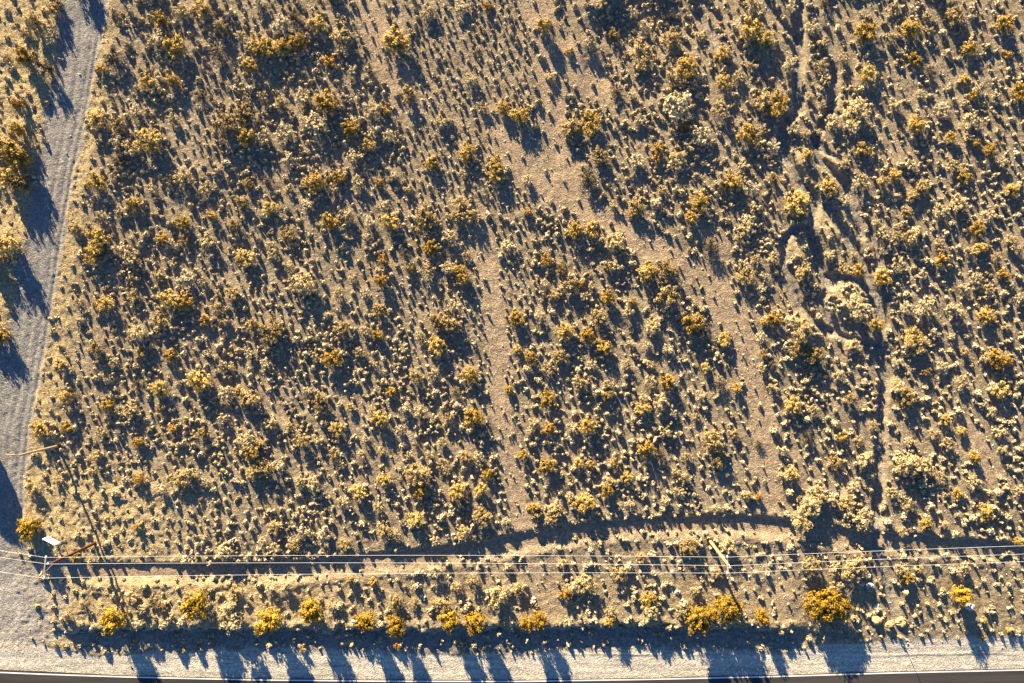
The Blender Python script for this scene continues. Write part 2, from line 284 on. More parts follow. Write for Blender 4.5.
def noise(nt, co, scale, detail=4, rough=.6):
    n = N(nt, 'ShaderNodeTexNoise'); n.inputs['Scale'].default_value = scale; n.inputs['Detail'].default_value = detail; n.inputs['Roughness'].default_value = rough
    nt.links.new(co, n.inputs['Vector']); return n.outputs[0]

def ground_material():
    m, nt, b = new_mat('desert_ground')
    geo = N(nt, 'ShaderNodeNewGeometry'); co = geo.outputs['Position']
    at = N(nt, 'ShaderNodeVertexColor', layer_name='kinds')
    sep = N(nt, 'ShaderNodeSeparateColor'); nt.links.new(at.outputs[0], sep.inputs[0])
    n1 = noise(nt, co, .16, 5, .6); n2 = noise(nt, co, 1.1, 4, .65); n3 = noise(nt, co, 5.0, 3, .7)
    base = ramp(nt, n1, [(.32, (.155,.124,.086)), (.52, (.235,.188,.124)), (.70, (.32,.262,.177))])
    base = mixc(nt, .55, base, ramp(nt, n2, [(.3, (.130,.105,.073)), (.7, (.33,.27,.185))]))
    bare = ramp(nt, n2, [(.3, (.24,.182,.12)), (.7, (.34,.265,.178))])
    litter = ramp(nt, n3, [(.3, (.20,.145,.070)), (.5, (.34,.26,.135)), (.7, (.48,.40,.25))])
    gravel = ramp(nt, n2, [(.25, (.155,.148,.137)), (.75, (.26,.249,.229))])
    shoulder = ramp(nt, n2, [(.25, (.37,.34,.28)), (.75, (.53,.49,.41))])
    c = mixc(nt, sep.outputs[1], base, bare); 
    alpha = at.outputs[1]
    c = mixc(nt, sep.outputs[2], c, litter); c = mixc(nt, sep.outputs[0], c, gravel); c = mixc(nt, alpha, c, shoulder)
    mp = N(nt, 'ShaderNodeMapping'); mp.inputs['Scale'].default_value = (.06, 1.3, 1); nt.links.new(co, mp.inputs[0])
    tyre = ramp(nt, noise(nt, mp.outputs[0], 1.6, 4, .6), [(.34, (.74,.73,.72)), (.5, (1,1,1)), (.66, (1.14,1.13,1.10))])
    c = mixc(nt, alpha, c, mixc(nt, 1.0, c, tyre, 'MULTIPLY'))
    vo = N(nt, 'ShaderNodeTexVoronoi'); vo.inputs['Scale'].default_value = 4.2; nt.links.new(co, vo.inputs['Vector'])
    sp = N(nt, 'ShaderNodeSeparateColor'); nt.links.new(vo.outputs['Color'], sp.inputs[0])
    peb = ramp(nt, sp.outputs[0], [(0, (.58,.57,.56)), (.45, (1,1,1)), (.84, (1.08,1.08,1.08)), (1, (1.7,1.66,1.58))])
    c = mixc(nt, .75, c, peb, 'MULTIPLY')
    nt.links.new(c, b.inputs['Base Color']); b.inputs['Roughness'].default_value = .95; b.inputs['Specular IOR Level'].default_value = .05
    b1 = N(nt, 'ShaderNodeBump'); b1.inputs['Strength'].default_value = .9; b1.inputs['Distance'].default_value = .22
    nt.links.new(n3, b1.inputs['Height'])
    b2 = N(nt, 'ShaderNodeBump'); b2.inputs['Strength'].default_value = .7; b2.inputs['Distance'].default_value = .07
    nt.links.new(vo.outputs['Distance'], b2.inputs['Height']); nt.links.new(b1.outputs[0], b2.inputs['Normal'])
    nt.links.new(b2.outputs[0], b.inputs['Normal'])
    return m
M = {}
M['ground'] = ground_material()
def leaf_mat(name, stops, attr=False):
    m, nt, b = new_mat(name)
    geo = N(nt, 'ShaderNodeNewGeometry'); oi = N(nt, 'ShaderNodeObjectInfo')
    n = noise(nt, geo.outputs['Position'], 2.6, 3, .6)
    add = N(nt, 'ShaderNodeMath', operation='ADD'); mul = N(nt, 'ShaderNodeMath', operation='MULTIPLY_ADD')
    nt.links.new(oi.outputs['Random'] if not attr else geo.outputs['Random Per Island'], mul.inputs[0]); mul.inputs[1].default_value = .40 if not attr else .5; mul.inputs[2].default_value = -.2 if not attr else -.25
    nt.links.new(n, add.inputs[0]); nt.links.new(mul.outputs[0], add.inputs[1])
    c = ramp(nt, add.outputs[0], stops)
    isl = ramp(nt, geo.outputs['Random Per Island'], [(0, (.62,.60,.58)), (.5, (1,1,1)), (1, (1.25,1.22,1.15))])
    c = mixc(nt, .8, c, isl, 'MULTIPLY')
    nt.links.new(c, b.inputs['Base Color']); b.inputs['Roughness'].default_value = .7
    return m
M['g'] = leaf_mat('golden_leaf', [(.25, (.25,.152,.026)), (.5, (.40,.26,.055)), (.75, (.54,.40,.14))])
M['y'] = leaf_mat('yellow_leaf', [(.25, (.20,.125,.012)), (.5, (.32,.20,.018)), (.75, (.43,.29,.035))])
M['o'] = leaf_mat('orange_leaf', [(.25, (.27,.145,.025)), (.5, (.40,.23,.045)), (.75, (.50,.33,.09))])
M['b'] = leaf_mat('brown_gold_leaf', [(.25, (.17,.115,.045)), (.5, (.31,.22,.085)), (.75, (.47,.36,.17))])
M['d'] = leaf_mat('dark_twig', [(.25, (.06,.045,.03)), (.5, (.10,.078,.05)), (.75, (.17,.135,.085))])
M['q'] = leaf_mat('straw_gold_leaf', [(.25, (.28,.195,.075)), (.5, (.43,.32,.135)), (.75, (.56,.455,.25))])
M['p'] = leaf_mat('pale_leaf', [(.25, (.31,.235,.115)), (.5, (.41,.33,.18)), (.75, (.50,.425,.265))])
M['t'] = leaf_mat('tuft_leaf', [(.15, (.21,.162,.085)), (.45, (.40,.328,.195)), (.85, (.60,.535,.385))], attr=True)
def plain(name, a, bb, scale, rough=.8, bump=0.0, stretch=None):
    m, nt, b = new_mat(name)
    tc = N(nt, 'ShaderNodeTexCoord'); co = tc.outputs['Object']
    if stretch:
        mp = N(nt, 'ShaderNodeMapping'); mp.inputs['Scale'].default_value = stretch; nt.links.new(co, mp.inputs[0]); co = mp.outputs[0]
    n = noise(nt, co, scale, 5, .65)
    nt.links.new(ramp(nt, n, [(.3, a), (.7, bb)]), b.inputs['Base Color']); b.inputs['Roughness'].default_value = rough
    if bump:
        q = N(nt, 'ShaderNodeBump'); q.inputs['Strength'].default_value = bump; q.inputs['Distance'].default_value = .03
        nt.links.new(n, q.inputs['Height']); nt.links.new(q.outputs[0], b.inputs['Normal'])
    return m
M['stem'] = plain('bush_stem', (.07,.05,.035), (.16,.12,.08), 9)
M['stone'] = plain('desert_stone', (.36,.32,.26), (.58,.54,.47), 2.0, .9)
M['boulder_tan'] = plain('tan_boulder', (.38,.26,.11), (.50,.36,.18), 2.2, .9, .5)
M['boulder_white'] = plain('white_boulder', (.42,.39,.33), (.58,.55,.48), 2.2, .9, .5)
M['asphalt'] = plain('asphalt', (.030,.027,.026), (.062,.056,.052), .5, .9, .35, (.15, 2.2, 1))
M['paint'] = plain('road_paint', (.62,.61,.58), (.82,.81,.79), 2.4, .7)
M['tan_wood'] = plain('tan_pole_wood', (.24,.155,.08), (.42,.29,.16), 3, .8, .3, (6,6,.6))
M['red_wood'] = plain('reddish_pole_wood', (.060,.019,.011), (.125,.042,.022), 3, .8, .3, (6,6,.6))
M['yellow_wood'] = plain('yellow_pole_wood', (.36,.28,.08), (.50,.40,.14), 3, .8, .3, (6,6,.6))
M['grey_wood'] = plain('grey_crossarm_wood', (.30,.27,.23), (.46,.43,.38), 3, .8, .2)
M['porcelain'] = plain('white_insulator', (.62,.61,.58), (.78,.77,.74), 6, .35)
M['wire'] = plain('bare_wire', (.70,.70,.70), (.80,.80,.80), 4, .6)
M['sign'] = plain('white_sign_paint', (.76,.76,.75), (.84,.84,.83), 2, .6)
M['sign_post'] = plain('sign_post_wood', (.22,.18,.13), (.34,.29,.22), 5, .85)
M['bark'] = plain('tree_bark', (.09,.065,.045), (.17,.13,.09), 7, .9)
M['tree_leaf'] = leaf_mat('tree_leaf', [(.25, (.05,.065,.02)), (.5, (.085,.10,.03)), (.75, (.12,.13,.05))])

# ------------------------------------------------------------------ build the ground and the roads that share its sheet
gr, ba, li, sh, tr, td, ts = masks(PX, PY)
nx, ny = GX.shape
floor = np.zeros(GX.shape)
for pts, hw, dp in WASHES: floor = np.maximum(floor, .65*sstep(hw*1.1, hw*.6, poly_dist(PX, PY, pts)[0]))
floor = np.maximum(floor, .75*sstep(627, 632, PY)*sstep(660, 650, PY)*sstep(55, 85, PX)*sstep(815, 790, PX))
for mx, my, mr, mh in MOUNDS:
    if mx > 760 and my < 400: li = np.maximum(li, .8*np.exp(-((PX-mx)**2 + (PY-my)**2)/(mr*mr)*.9))
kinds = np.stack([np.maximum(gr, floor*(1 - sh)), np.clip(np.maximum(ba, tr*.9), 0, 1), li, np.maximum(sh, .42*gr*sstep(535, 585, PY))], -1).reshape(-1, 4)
V = np.stack([GX, GY, GZ], -1).reshape(-1, 3)
idx = np.arange(nx*ny).reshape(nx, ny)
Q = np.stack([idx[:-1,:-1], idx[1:,:-1], idx[1:,1:], idx[:-1,1:]], -1).reshape(-1, 4)
def fmean(a): return (.25*(a[:-1,:-1]+a[1:,:-1]+a[1:,1:]+a[:-1,1:])).reshape(-1)
fg, fs, ft = fmean(gr), fmean(sh), fmean(tr)
which = np.where(fs > .5, 2, np.where(fg > .5, 1, np.where(ft > .5, 3, 0)))
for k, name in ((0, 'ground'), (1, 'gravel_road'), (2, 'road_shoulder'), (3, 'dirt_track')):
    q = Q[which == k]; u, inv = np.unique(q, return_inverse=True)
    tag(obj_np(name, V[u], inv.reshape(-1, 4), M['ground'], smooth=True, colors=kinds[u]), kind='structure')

def strip(name, top, bot, mat, dz, n=7):
    X = np.concatenate([np.linspace(-320, -100, 12), np.arange(-80, 1100, 8.0), np.linspace(1120, 1400, 12)])
    rows = [top(X) + (bot(X) - top(X))*t for t in np.linspace(0, 1, n)]
    v = []
    for yy in rows:
        v.append(np.stack([wx(X), wy(yy), np.full(len(X), dz)], -1))
    v = np.concatenate(v); m = len(X)
    f = [(i*m + j, (i+1)*m + j, (i+1)*m + j + 1, i*m + j + 1) for i in range(n-1) for j in range(m-1)]
    return tag(obj_np(name, v, np.array(f), mat, smooth=True), kind='structure')
zz = float(np.max(ground_z(np.array([wx(q) for q in range(-60, 1090, 5)]), np.array([wy(line_y(q)) for q in range(-60, 1090, 5)]))))
zz2 = float(np.max([ground_z(wx(q), wy(line_y(q) + e)) for q in range(-80, 1100, 6) for e in (6, 14, 24, 34)]))
RZ = max(zz, zz2) + .012
def left_edge(X): return line_y(X) - 1.5 - np.interp(X, [0, 40, 120], [1.3, 1.3, 0])
strip('asphalt_road', left_edge, lambda X: line_y(X) + 48, M['asphalt'], RZ)
strip('edge_line', lambda X: line_y(X) - .62, lambda X: line_y(X) + .62, M['paint'], RZ + .004, 2)
strip('centre_line', lambda X: line_y(X) + 22.6, lambda X: line_y(X) + 23.3, M['paint'], RZ + .004, 2)

# ------------------------------------------------------------------ plants
def leaves(rng, pts, nrm, size, aspect=1.7, rough=.48):
    """one small quad per point, facing mostly along nrm"""
    n = len(pts)
    nn = nrm/(np.linalg.norm(nrm, axis=1)[:, None] + 1e-9) + rng.normal(0, rough, (n, 3)); nn /= np.linalg.norm(nn, axis=1)[:, None] + 1e-9
    a = np.cross(nn, rng.normal(0, 1, (n, 3))); a /= np.linalg.norm(a, axis=1)[:, None] + 1e-9
    b = np.cross(nn, a)
    s = size*rng.uniform(.6, 1.4, (n, 1)); a = a*s*aspect*.5; b = b*s*.5
    c = np.cross(a, b); c = c/(np.linalg.norm(c, axis=1)[:, None] + 1e-9)*s*.12
    v = np.stack([pts - a*1.0 - b*.55, pts - a*.1 + b*1.0 + c, pts + a*1.0 + b*.2, pts + a*.2 - b*1.0 + c], 1).reshape(-1, 3)
    return v, np.arange(4*n).reshape(-1, 4)
def bush_shape(seed, n_lobe, n_leaf, leaf, lobe_r=.30, flat=.0):
    rng = np.random.default_rng(seed)
    stems = MB(); pts = []; nr = []
    lobes = []
    for i in range(n_lobe):
        a = 2*math.pi*(i*.618 + rng.uniform(-.12, .12)); rr = math.sqrt((i + .5)/n_lobe)*rng.uniform(.62, .86)
        z = (.40 + .40*(1 - rr*rr))*rng.uniform(.78, 1.22) - flat*.2
        lobes.append((np.array([rr*math.cos(a), rr*math.sin(a), z]), lobe_r*rng.uniform(.65, 1.3)))
    for c, lr in lobes:
        mid = c*np.array([.45, .45, .55]) + rng.normal(0, .03, 3)
        stems.tube([(rng.normal(0, .05), rng.normal(0, .05), -.12), mid, c + np.array([0, 0, lr*.4])], [.030, .020, .006], 5, True)
        for q in range(3):
            d = rng.normal(0, 1, 3); d[2] = abs(d[2]); d /= np.linalg.norm(d)
            stems.tube([mid*.5 + c*.5, c + d*lr*.9], [.012, .004], 4, False)
        n = int(n_leaf/n_lobe*(lr/lobe_r)**1.6)
        d = rng.normal(0, 1, (n, 3)); d /= np.linalg.norm(d, axis=1)[:, None]
        rad = lr*rng.uniform(0, 1, (n, 1))**.5
        od = c/np.linalg.norm(c); al = (d*od).sum(1)[:, None]; e = d + od*al*.55 - (d - od*al)*.22
        p = c + e*rad*np.array([1, 1, .9]); p[:, 2] = np.maximum(p[:, 2], .03)
        pts.append(p); nr.append(d*1.0 + c/np.linalg.norm(c)*.5)
    # a low skirt so the bush meets the ground
    n = n_leaf//7; a = rng.uniform(0, 2*math.pi, n); rr = np.sqrt(rng.uniform(0, 1, n))*.85
    pts.append(np.stack([rr*np.cos(a), rr*np.sin(a), rng.uniform(.02, .40, n)], -1)); nr.append(np.stack([np.cos(a), np.sin(a), np.full(n, .7)], -1))
    pts = np.concatenate(pts); nr = np.concatenate(nr)
    v, f = leaves(rng, pts, nr, leaf)
    return v, f, stems
class Kind: pass
def proto_set(key, mat, count, args):
    out = []
    for k in range(count):
        v, f, stems = bush_shape(hash(key) % 9973 if False else sum(map(ord, key))*31 + k*7, *args)
        fm = mesh_np('foliage', v, f, mat)
        sm = bpy.data.meshes.new('stem'); sm.from_pydata([tuple(map(float, p)) for p in stems.v], [], stems.f); sm.update(); sm.materials.append(M['stem'])
        out.append((fm, sm))
    return out
PROTO = {
    'g': proto_set('g', M['g'], 6, (16, 1350, .085, .28)), 'o': proto_set('o', M['o'], 3, (12, 800, .105, .30)),
    'b': proto_set('b', M['b'], 5, (15, 1000, .085, .27)), 'd': proto_set('d', M['d'], 3, (15, 640, .075, .26)),
    'q': proto_set('q', M['q'], 5, (16, 1250, .088, .28)), 'p': proto_set('p', M['p'], 6, (11, 520, .125, .30)),
    'y': proto_set('y', M['y'], 5, (24, 2300, .07, .26)), 'Y': proto_set('Y', M['y'], 1, (64, 7000, .042, .17)),
}
NAME = {'g': 'golden_bush', 'o': 'orange_bush', 'b': 'brown_bush', 'd': 'dark_bush', 'q': 'straw_bush', 'p': 'pale_shrub', 'y': 'yellow_bush', 'Y': 'yellow_bush'}
LOOK = {'g': 'golden', 'o': 'orange-tinged', 'b': 'brown-gold', 'd': 'dark twiggy', 'q': 'straw-gold', 'p': 'pale', 'y': 'bright yellow', 'Y': 'bright yellow'}
GROUP = {'g': 'golden bushes of the plain', 'o': 'small orange-tinged bushes', 'b': 'brownish bushes of the plain', 'd': 'dark twiggy bushes', 'q': 'straw-gold bushes',
         'p': 'pale low shrubs', 'y': 'bright yellow bushes along the road bank', 'Y': 'bright yellow bushes along the road bank'}
def where(x, y):
    if y > 597: return 'near the paved road bank'
    e = x - float(road_right(np.array(y)))
    if y < 545 and x < float(road_left(np.array(y))): return 'west of the gravel road'
    if abs(e) < 26 and y < 545: return 'edging the gravel road'
    d, s = poly_dist(np.array([x]), np.array([y]), TRACK)
    if d[0] < 24: return 'just above the dirt track' if s[0] > 0 else 'just below the dirt track'
    if y > 540: return 'below the dirt track'
    if min(poly_dist(np.array([x]), np.array([y]), w[0])[0][0] for w in WASHES) < 15: return 'beside the dry wash'
    if min(poly_dist(np.array([x]), np.array([y]), w[0])[0][0] - w[1] for w in BARE) < 9: return 'edging a bare path'
    if x > 800: return 'in scrub beyond the wash'
    return 'in the open scrub'
def sizeword(r, k):
    c = {'p': (4.6, 6.2, 8.2)}.get(k, (6.2, 8.6, 11.2))
    return ('small', 'medium', 'large', 'huge')[sum(r > q for q in c)]
def label(x, y, r, k):
    noun = 'shrub' if k == 'p' else 'bush'
    return f"{sizeword(r, k)} {LOOK[k]} {noun} {where(x, y)}, {min(99, max(0, round(x/10.24)))}% across and {min(99, max(0, round(y/6.83)))}% down the photo"
def place(x, y, r, k, h=None, ry=None):
    rm = r*S*1.03; rng = R
    if h is None: h = ((.34 + .42*rm) if k == 'p' else (.46 + .45*rm) if k in 'gob' else (.40 + .38*rm))*rng.uniform(.85, 1.2)
    px = wx(x, h*.55); py = wy(y, h*.55); z = float(ground_z(px, py)) - .03
    fm, sm = PROTO[k][int(rng.integers(len(PROTO[k])))]
    rz = rng.uniform(0, 2*math.pi); sx = rng.uniform(.9, 1.1)
    if ry: rz = rng.choice([0, math.pi]); sc = (rm, ry*S, h)
    else: sc = (rm*sx, rm/sx, h)
    if k == 'p':
        root = link(bpy.data.objects.new(NAME[k], fm)); root.location = (px, py, z); root.rotation_euler = (0, 0, rz); root.scale = sc
    else:
        root = empty(NAME[k], (px, py, z)); root.rotation_euler = (0, 0, rz); root.scale = sc
        link(bpy.data.objects.new('foliage', fm), root); link(bpy.data.objects.new('stem', sm), root)
    return tag(root, label(x, y, r, k), 'shrub' if k == 'p' else 'bush', GROUP[k])
others = []
pale = sorted([b for b in BUSHES if b[3] == 'p'], key=lambda b: -b[2])
for b in [b for b in BUSHES if b[3] != 'p']: place(*b, h=2.0 if abs(b[0]-544) < 1.5 and abs(b[1]-26) < 2 else .9 + .75*b[2]*S if b[0] < 56 and b[1] < 350 else None)
for b in pale[:296]: place(*b)
others = [(b[0], b[1], b[2]) for b in pale[296:]]
for x, y, r, h in ROW: place(x, y, r*1.04, 'y', h*1.25)
place(*GIANT[:3], 'Y', GIANT[4], GIANT[3])
# a few bushes past the top and left edges whose shadows reach into view
for x, y, r, k, h in ((78,-22,14,'g',2.0),(-14,250,18,'g',2.2),(-12,330,14,'b',2.0),(52,10,7,'b',1.5),(610,-14,12,'g',1.6),(660,-16,11,'b',1.5),(-14,140,14,'g',1.8),(150,-12,10,'g',1.4),(330,-10,10,'g',1.6),(940,-12,11,'g',1.5)):
    o = place(x, y, r, k, h)
    side = 'past the left edge of the photo' if x < 0 else 'past the top edge of the photo'
    if x < 0 or y < 0: o['label'] = f"{sizeword(r, k)} {LOOK[k]} bush standing just {side}, {'%d%% down' % max(0, round(y/6.83)) if x < 0 else '%d%% across' % round(x/10.24)}"

# ------------------------------------------------------------------ the countless low tufts
cell = 4.0; hashg = {}
def near(x, y, d):
    k = int(math.ceil((d + 8)/cell)); i, j = int(x//cell), int(y//cell)
    for a in range(i-k, i+k+1):
        for b in range(j-k, j+k+1):
            for (qx, qy, qr) in hashg.get((a, b), ()):
                if (qx-x)**2 + (qy-y)**2 < (d + qr)**2: return True
    return False
def put(x, y, r): hashg.setdefault((int(x//cell), int(y//cell)), []).append((x, y, r))
for x, y, r, k in BUSHES: put(x, y, min(r*.55, 7))
for q in ROW: put(q[0], q[1], 8)
for dx in (-16, -6, 6, 16): put(828+dx, 608, 8)
NC = 60000
cxs = R.uniform(-90, 1114, NC); cys = R.uniform(-80, 780, NC)
cg, cb, cl, cs, ct, ctd, _ = masks(cxs, cys)
wd = np.full(NC, 1e9)
for pts, hw, dp in WASHES: wd = np.minimum(wd, poly_dist(cxs, cys, pts)[0] - hw)
dn = fbm(cxs, cys, 46, 111, 3); dn2 = fbm(cxs, cys, 15, 121, 2)
stip = sstep(395, 420, cxs)*sstep(545, 515, cxs)*sstep(420, 330, cys)
TUFT = [(x, y, r) for x, y, r in others]
for q in TUFT: put(q[0], q[1], q[2]*.7)
for i in range(NC):
    x, y = cxs[i], cys[i]
    if cg[i] > .30 + .4*R.random()**2 or ct[i] > .4 or wd[i] < 1.8: continue
    if y > line_y(x) - 3 and y < 726: continue
    if cs[i] > .3: continue
    ev = x - float(road_right(y))
    if -4 < ev < 13 and y < 545 and R.random() < .8: continue
    d = 8.0 + 4.4*dn2[i] + 6.0*dn[i]
    if y > 540 and x > 300: d += 3.5 + 3*dn2[i]
    if stip[i] > .5: d = 6.9 + 2.4*dn2[i]
    if cb[i] > .4: d = 16 + 16*R.random()
    r = float(np.clip(R.lognormal(.76, .34), 1.35, 4.6))
    if stip[i] > .5 or cb[i] > .4: r = float(np.clip(r*.80, 1.3, 2.6))
    if cl[i] > .5: d = 12.0 + 6.0*dn2[i]; r *= 1.1
    if near(x, y, max(3.2, d)*.62 + r*.40): continue
    TUFT.append((x, y, r, cl[i])); put(x, y, r*.5)
    if R.random() < .42 and stip[i] < .5 and cb[i] < .4 and cl[i] < .5:           # ragged chains of small clumps
        a = R.uniform(0, 6.28); da = R.normal(0, .5); qx, qy = x, y
        for _ in range(int(R.integers(1, 4))):
            q = r*R.uniform(.5, .95); qx += math.cos(a)*(q + r*.5); qy += math.sin(a)*(q + r*.5)*.8; a += da + R.normal(0, .35)
            TUFT.append((qx, qy, max(1.0, q), cl[i])); put(qx, qy, q*.35)
for x, y, r, k in BUSHES:                            # straggling clumps round the bigger bushes
    if k in 'gbqo':
        for _ in range(int(r*.5)):
            a = R.uniform(0, 6.28); rr = r*R.uniform(.75, 1.35); qx, qy = np.array([x + rr*math.cos(a)]), np.array([y + rr*math.sin(a)])
            if min(poly_dist(qx, qy, w_[0])[0][0] - w_[1] for w_ in WASHES) < 1.0 or masks(qx, qy)[4][0] > .3: continue
            TUFT.append((x + rr*math.cos(a), y + rr*math.sin(a), R.uniform(1.3, 2.9)))
vs, fs_, base = [], [], 0
for t in TUFT:
    x, y, r = t[:3]; low = t[3] if len(t) > 3 else 0
    rm = r*S; n = int(24 + 17*r); rm *= .94; h = (.27 + .78*rm)*R.uniform(.75, 1.35)*(1 - .5*low)
    px, py = wx(x, h*.5), wy(y, h*.5); z = float(ground_z(px, py))
    a = R.uniform(0, 6.283, n); u = np.sqrt(R.uniform(0, 1, n)); zt = R.uniform(.05, 1, n)
    wid = np.sqrt(np.clip(1.08 - zt*zt*.9, .1, 1))*(1 + .24*np.sin(a*int(R.integers(2, 5)) + R.uniform(0, 6.28)))
    off = R.normal(0, .18, (2,))
    p = np.stack([px + rm*(u*wid*np.cos(a) + off[0]*zt), py + rm*(u*wid*np.sin(a) + off[1]*zt), z + h*zt*(1 - .25*u)], -1)
    d = np.stack([np.cos(a)*(.35 + u), np.sin(a)*(.35 + u), .15 + zt*.6], -1)
    v, f = leaves(R, p, d, min(.28, .07 + rm*.31), 1.4, .42)
    vs.append(v); fs_.append(f + base); base += len(v)
tag(obj_np('low_scrub', np.concatenate(vs), np.concatenate(fs_), M['t']), kind='stuff')
print('bushes', len(BUSHES), 'pale', len(pale), 'tufts', len(TUFT), 'quads', base//4)

# dry twigs and stalks lying about between the tufts
n = 7000
x = R.uniform(-60, 1084, n); y = R.uniform(-60, 640, n)
c = masks(x, y); keep = (c[0] < .3) & (c[4] < .3) & (c[3] < .3); x, y = x[keep], y[keep]
px, py = (x-512)*S, (341.5-y)*S; p = np.stack([px, py, ground_z(px, py) + .05], -1)
d = np.stack([R.normal(0, 1, len(x)), R.normal(0, 1, len(x)), R.uniform(.0, .6, len(x))], -1)
v, f = leaves(R, p, d, .13, 2.6)
tag(obj_np('twig_litter', v, f, M['t']), kind='stuff')
# stones
ico_v = np.array([(0,0,1),(.89,0,.45),(.28,.85,.45),(-.72,.53,.45),(-.72,-.53,.45),(.28,-.85,.45),(.72,.53,-.45),(-.28,.85,-.45),(-.89,0,-.45),(-.28,-.85,-.45),(.72,-.53,-.45),(0,0,-1)])
ico_f = np.array([(0,1,2),(0,2,3),(0,3,4),(0,4,5),(0,5,1),(1,6,2),(2,7,3),(3,8,4),(4,9,5),(5,10,1),(2,6,7),(3,7,8),(4,8,9),(5,9,10),(1,10,6),(6,11,7),(7,11,8),(8,11,9),(9,11,10),(10,11,6)])
n = 9000
x = R.uniform(-60, 1084, n); y = R.uniform(-60, 655, n)
c = masks(x, y); keep = (c[4] < .5) & ((c[0] < .5) | (R.random(n) < .25)); x, y = x[keep], y[keep]; n = len(x)
px, py = (x-512)*S, (341.5-y)*S; sz = np.clip(R.lognormal(-2.75, .45, n), .03, .22)
rv = ico_v[None]*R.uniform(.7, 1.25, (n, 12, 1))*sz[:, None, None]*np.array([1, 1, .75])
rv = rv + np.stack([px, py, ground_z(px, py) + sz*.3], -1)[:, None]
tag(obj_np('loose_pebbles', rv.reshape(-1, 3), (ico_f[None] + 12*np.arange(n)[:, None, None]).reshape(-1, 3), M['stone']), kind='stuff')

# ------------------------------------------------------------------ boulders
import bmesh
def boulder(x, y, r, mat, label_, seed):
    bm = bmesh.new(); bmesh.ops.create_icosphere(bm, subdivisions=4, radius=1)
    rng = np.random.default_rng(seed); o = rng.uniform(0, 50, 2)
    for v in bm.verts:
        c = v.co; q = float(vnoise(np.array([c.x*1.0 + c.z*.7 + o[0]]), np.array([c.y + c.z*.5 + o[1]]), .8, 131)[0])
        q2 = float(vnoise(np.array([c.x + c.z*.6 + o[1]]), np.array([c.y - c.z*.7 + o[0]]), .28, 132)[0])
        c *= 1 + .42*q + .13*q2; c.z = c.z*.62
    me = bpy.data.meshes.new('boulder'); bm.to_mesh(me); bm.free(); me.materials.append(mat)
    for p in me.polygons: p.use_smooth = False
    ob = link(bpy.data.objects.new('boulder', me)); rm = r*S; ob.scale = (rm*rng.uniform(.9, 1.15), rm, rm); ob.rotation_euler = (0, 0, rng.uniform(0, 6))
    ob.location = (wx(x), wy(y), float(ground_z(wx(x), wy(y))) + rm*.25)
    return tag(ob, label_, 'boulder', 'boulders near the road bank')
for i, (x, y, r, k, l) in enumerate([
    (877.5, 621.5, 4.6, 'boulder_tan', 'tan boulder, westmost and roundest of three beside the road shoulder'),
    (890.5, 625, 4.2, 'boulder_tan', 'tan boulder, middle one of three beside the road shoulder'),
    (901.5, 623.5, 4.6, 'boulder_tan', 'pale tan boulder, eastmost of three beside the road shoulder'),
    (870.5, 587, 3.6, 'boulder_white', 'largest white boulder in the wash shadow below the power lines'),
    (863, 584.5, 2.1, 'boulder_white', 'small white boulder touching the west side of the largest white one'),
    (868.5, 575.5, 2.4, 'boulder_white', 'pointed pale boulder above the largest white one, under the wires'),
    (877.5, 607.5, 2.4, 'boulder_white', 'small pale boulder between the white boulders and the tan ones'),
    (970.5, 607, 3.6, 'boulder_white', 'grey-white boulder at the foot of the yellow bush far along the bank'),
    (421.5, 596, 1.8, 'boulder_white', 'lone small white boulder above the road bank, 41% across the photo'),
    (533.5, 598.5, 2.2, 'boulder_white', 'lone small white boulder between two yellow bushes, 52% across the photo'),
    (677, 592, 2.2, 'boulder_white', 'lone small white boulder above the twin yellow bushes, 66% across'),
    (672, 571, 1.8, 'boulder_white', 'lone small white boulder below the power lines, 66% across')]):
    boulder(x, y, r, M[k], l, 200 + i)

# ------------------------------------------------------------------ poles and wires
def P3(px, py, z): return np.array([wx(px, z), wy(py, z), z])
def gz(px, py): return float(ground_z(wx(px), wy(py)))
def pole(name, base, top, z, rb, rt, mat, label_):
    b0 = np.array([wx(base[0]), wy(base[1]), gz(*base) - .3]); t = P3(*top, z)
    root = empty(name, tuple(b0 + np.array([0, 0, .3])))
    tag(root, label_, 'pole', 'wooden poles')
    o = np.array(root.location)
    mb = MB(); k = 6; mb.tube([b0 + (t - b0)*i/k - o for i in range(k+1)], [rb + (rt - rb)*i/k for i in range(k+1)], 14)
    mb.build('shaft', mat, root, True)
    return root, o, t
def crossarm(root, o, t, ends, ins):
    """arm between two world points, insulators at given points"""
    a, b = (np.array(e) - o for e in ends); d = (b - a)/np.linalg.norm(b - a); s = np.cross(d, (0, 0, 1))
    mb = MB(); mb.box((a + b)/2, d*np.linalg.norm(b - a)/2, s*.07, np.array([0, 0, .075])); arm = mb.build('crossarm', M['grey_wood'], root)
    for q in (-1, 1):
        mb = MB(); mb.tube([t - o + np.array([0, 0, -1.0]), (a + b)/2 + d*q*.8 + np.array([0, 0, -.07])], [.025, .025], 6); mb.build('brace', M['grey_wood'], root)
    for p in ins:
        p = np.array(p) - o; mb = MB()
        mb.tube([p + np.array([0, 0, -.30]), p + np.array([0, 0, -.22])], [.03, .03], 8)
        mb.tube([p + np.array([0, 0, q]) for q in (-.22, -.18, -.10, -.06, .02, .05)], [.07, .14, .10, .13, .10, .04], 10); mb.build('insulator', M['porcelain'], root, True)
ZW = 11.1
tanp, o1, t1 = pole('utility_pole', (58,446), (19,455.3), 8.7, .22, .14, M['tan_wood'], 'tan wooden pole with one side arm leaning toward the gravel road')
mb = MB(); a = t1 - o1; e = P3(5.5, 454.2, 8.9) - o1
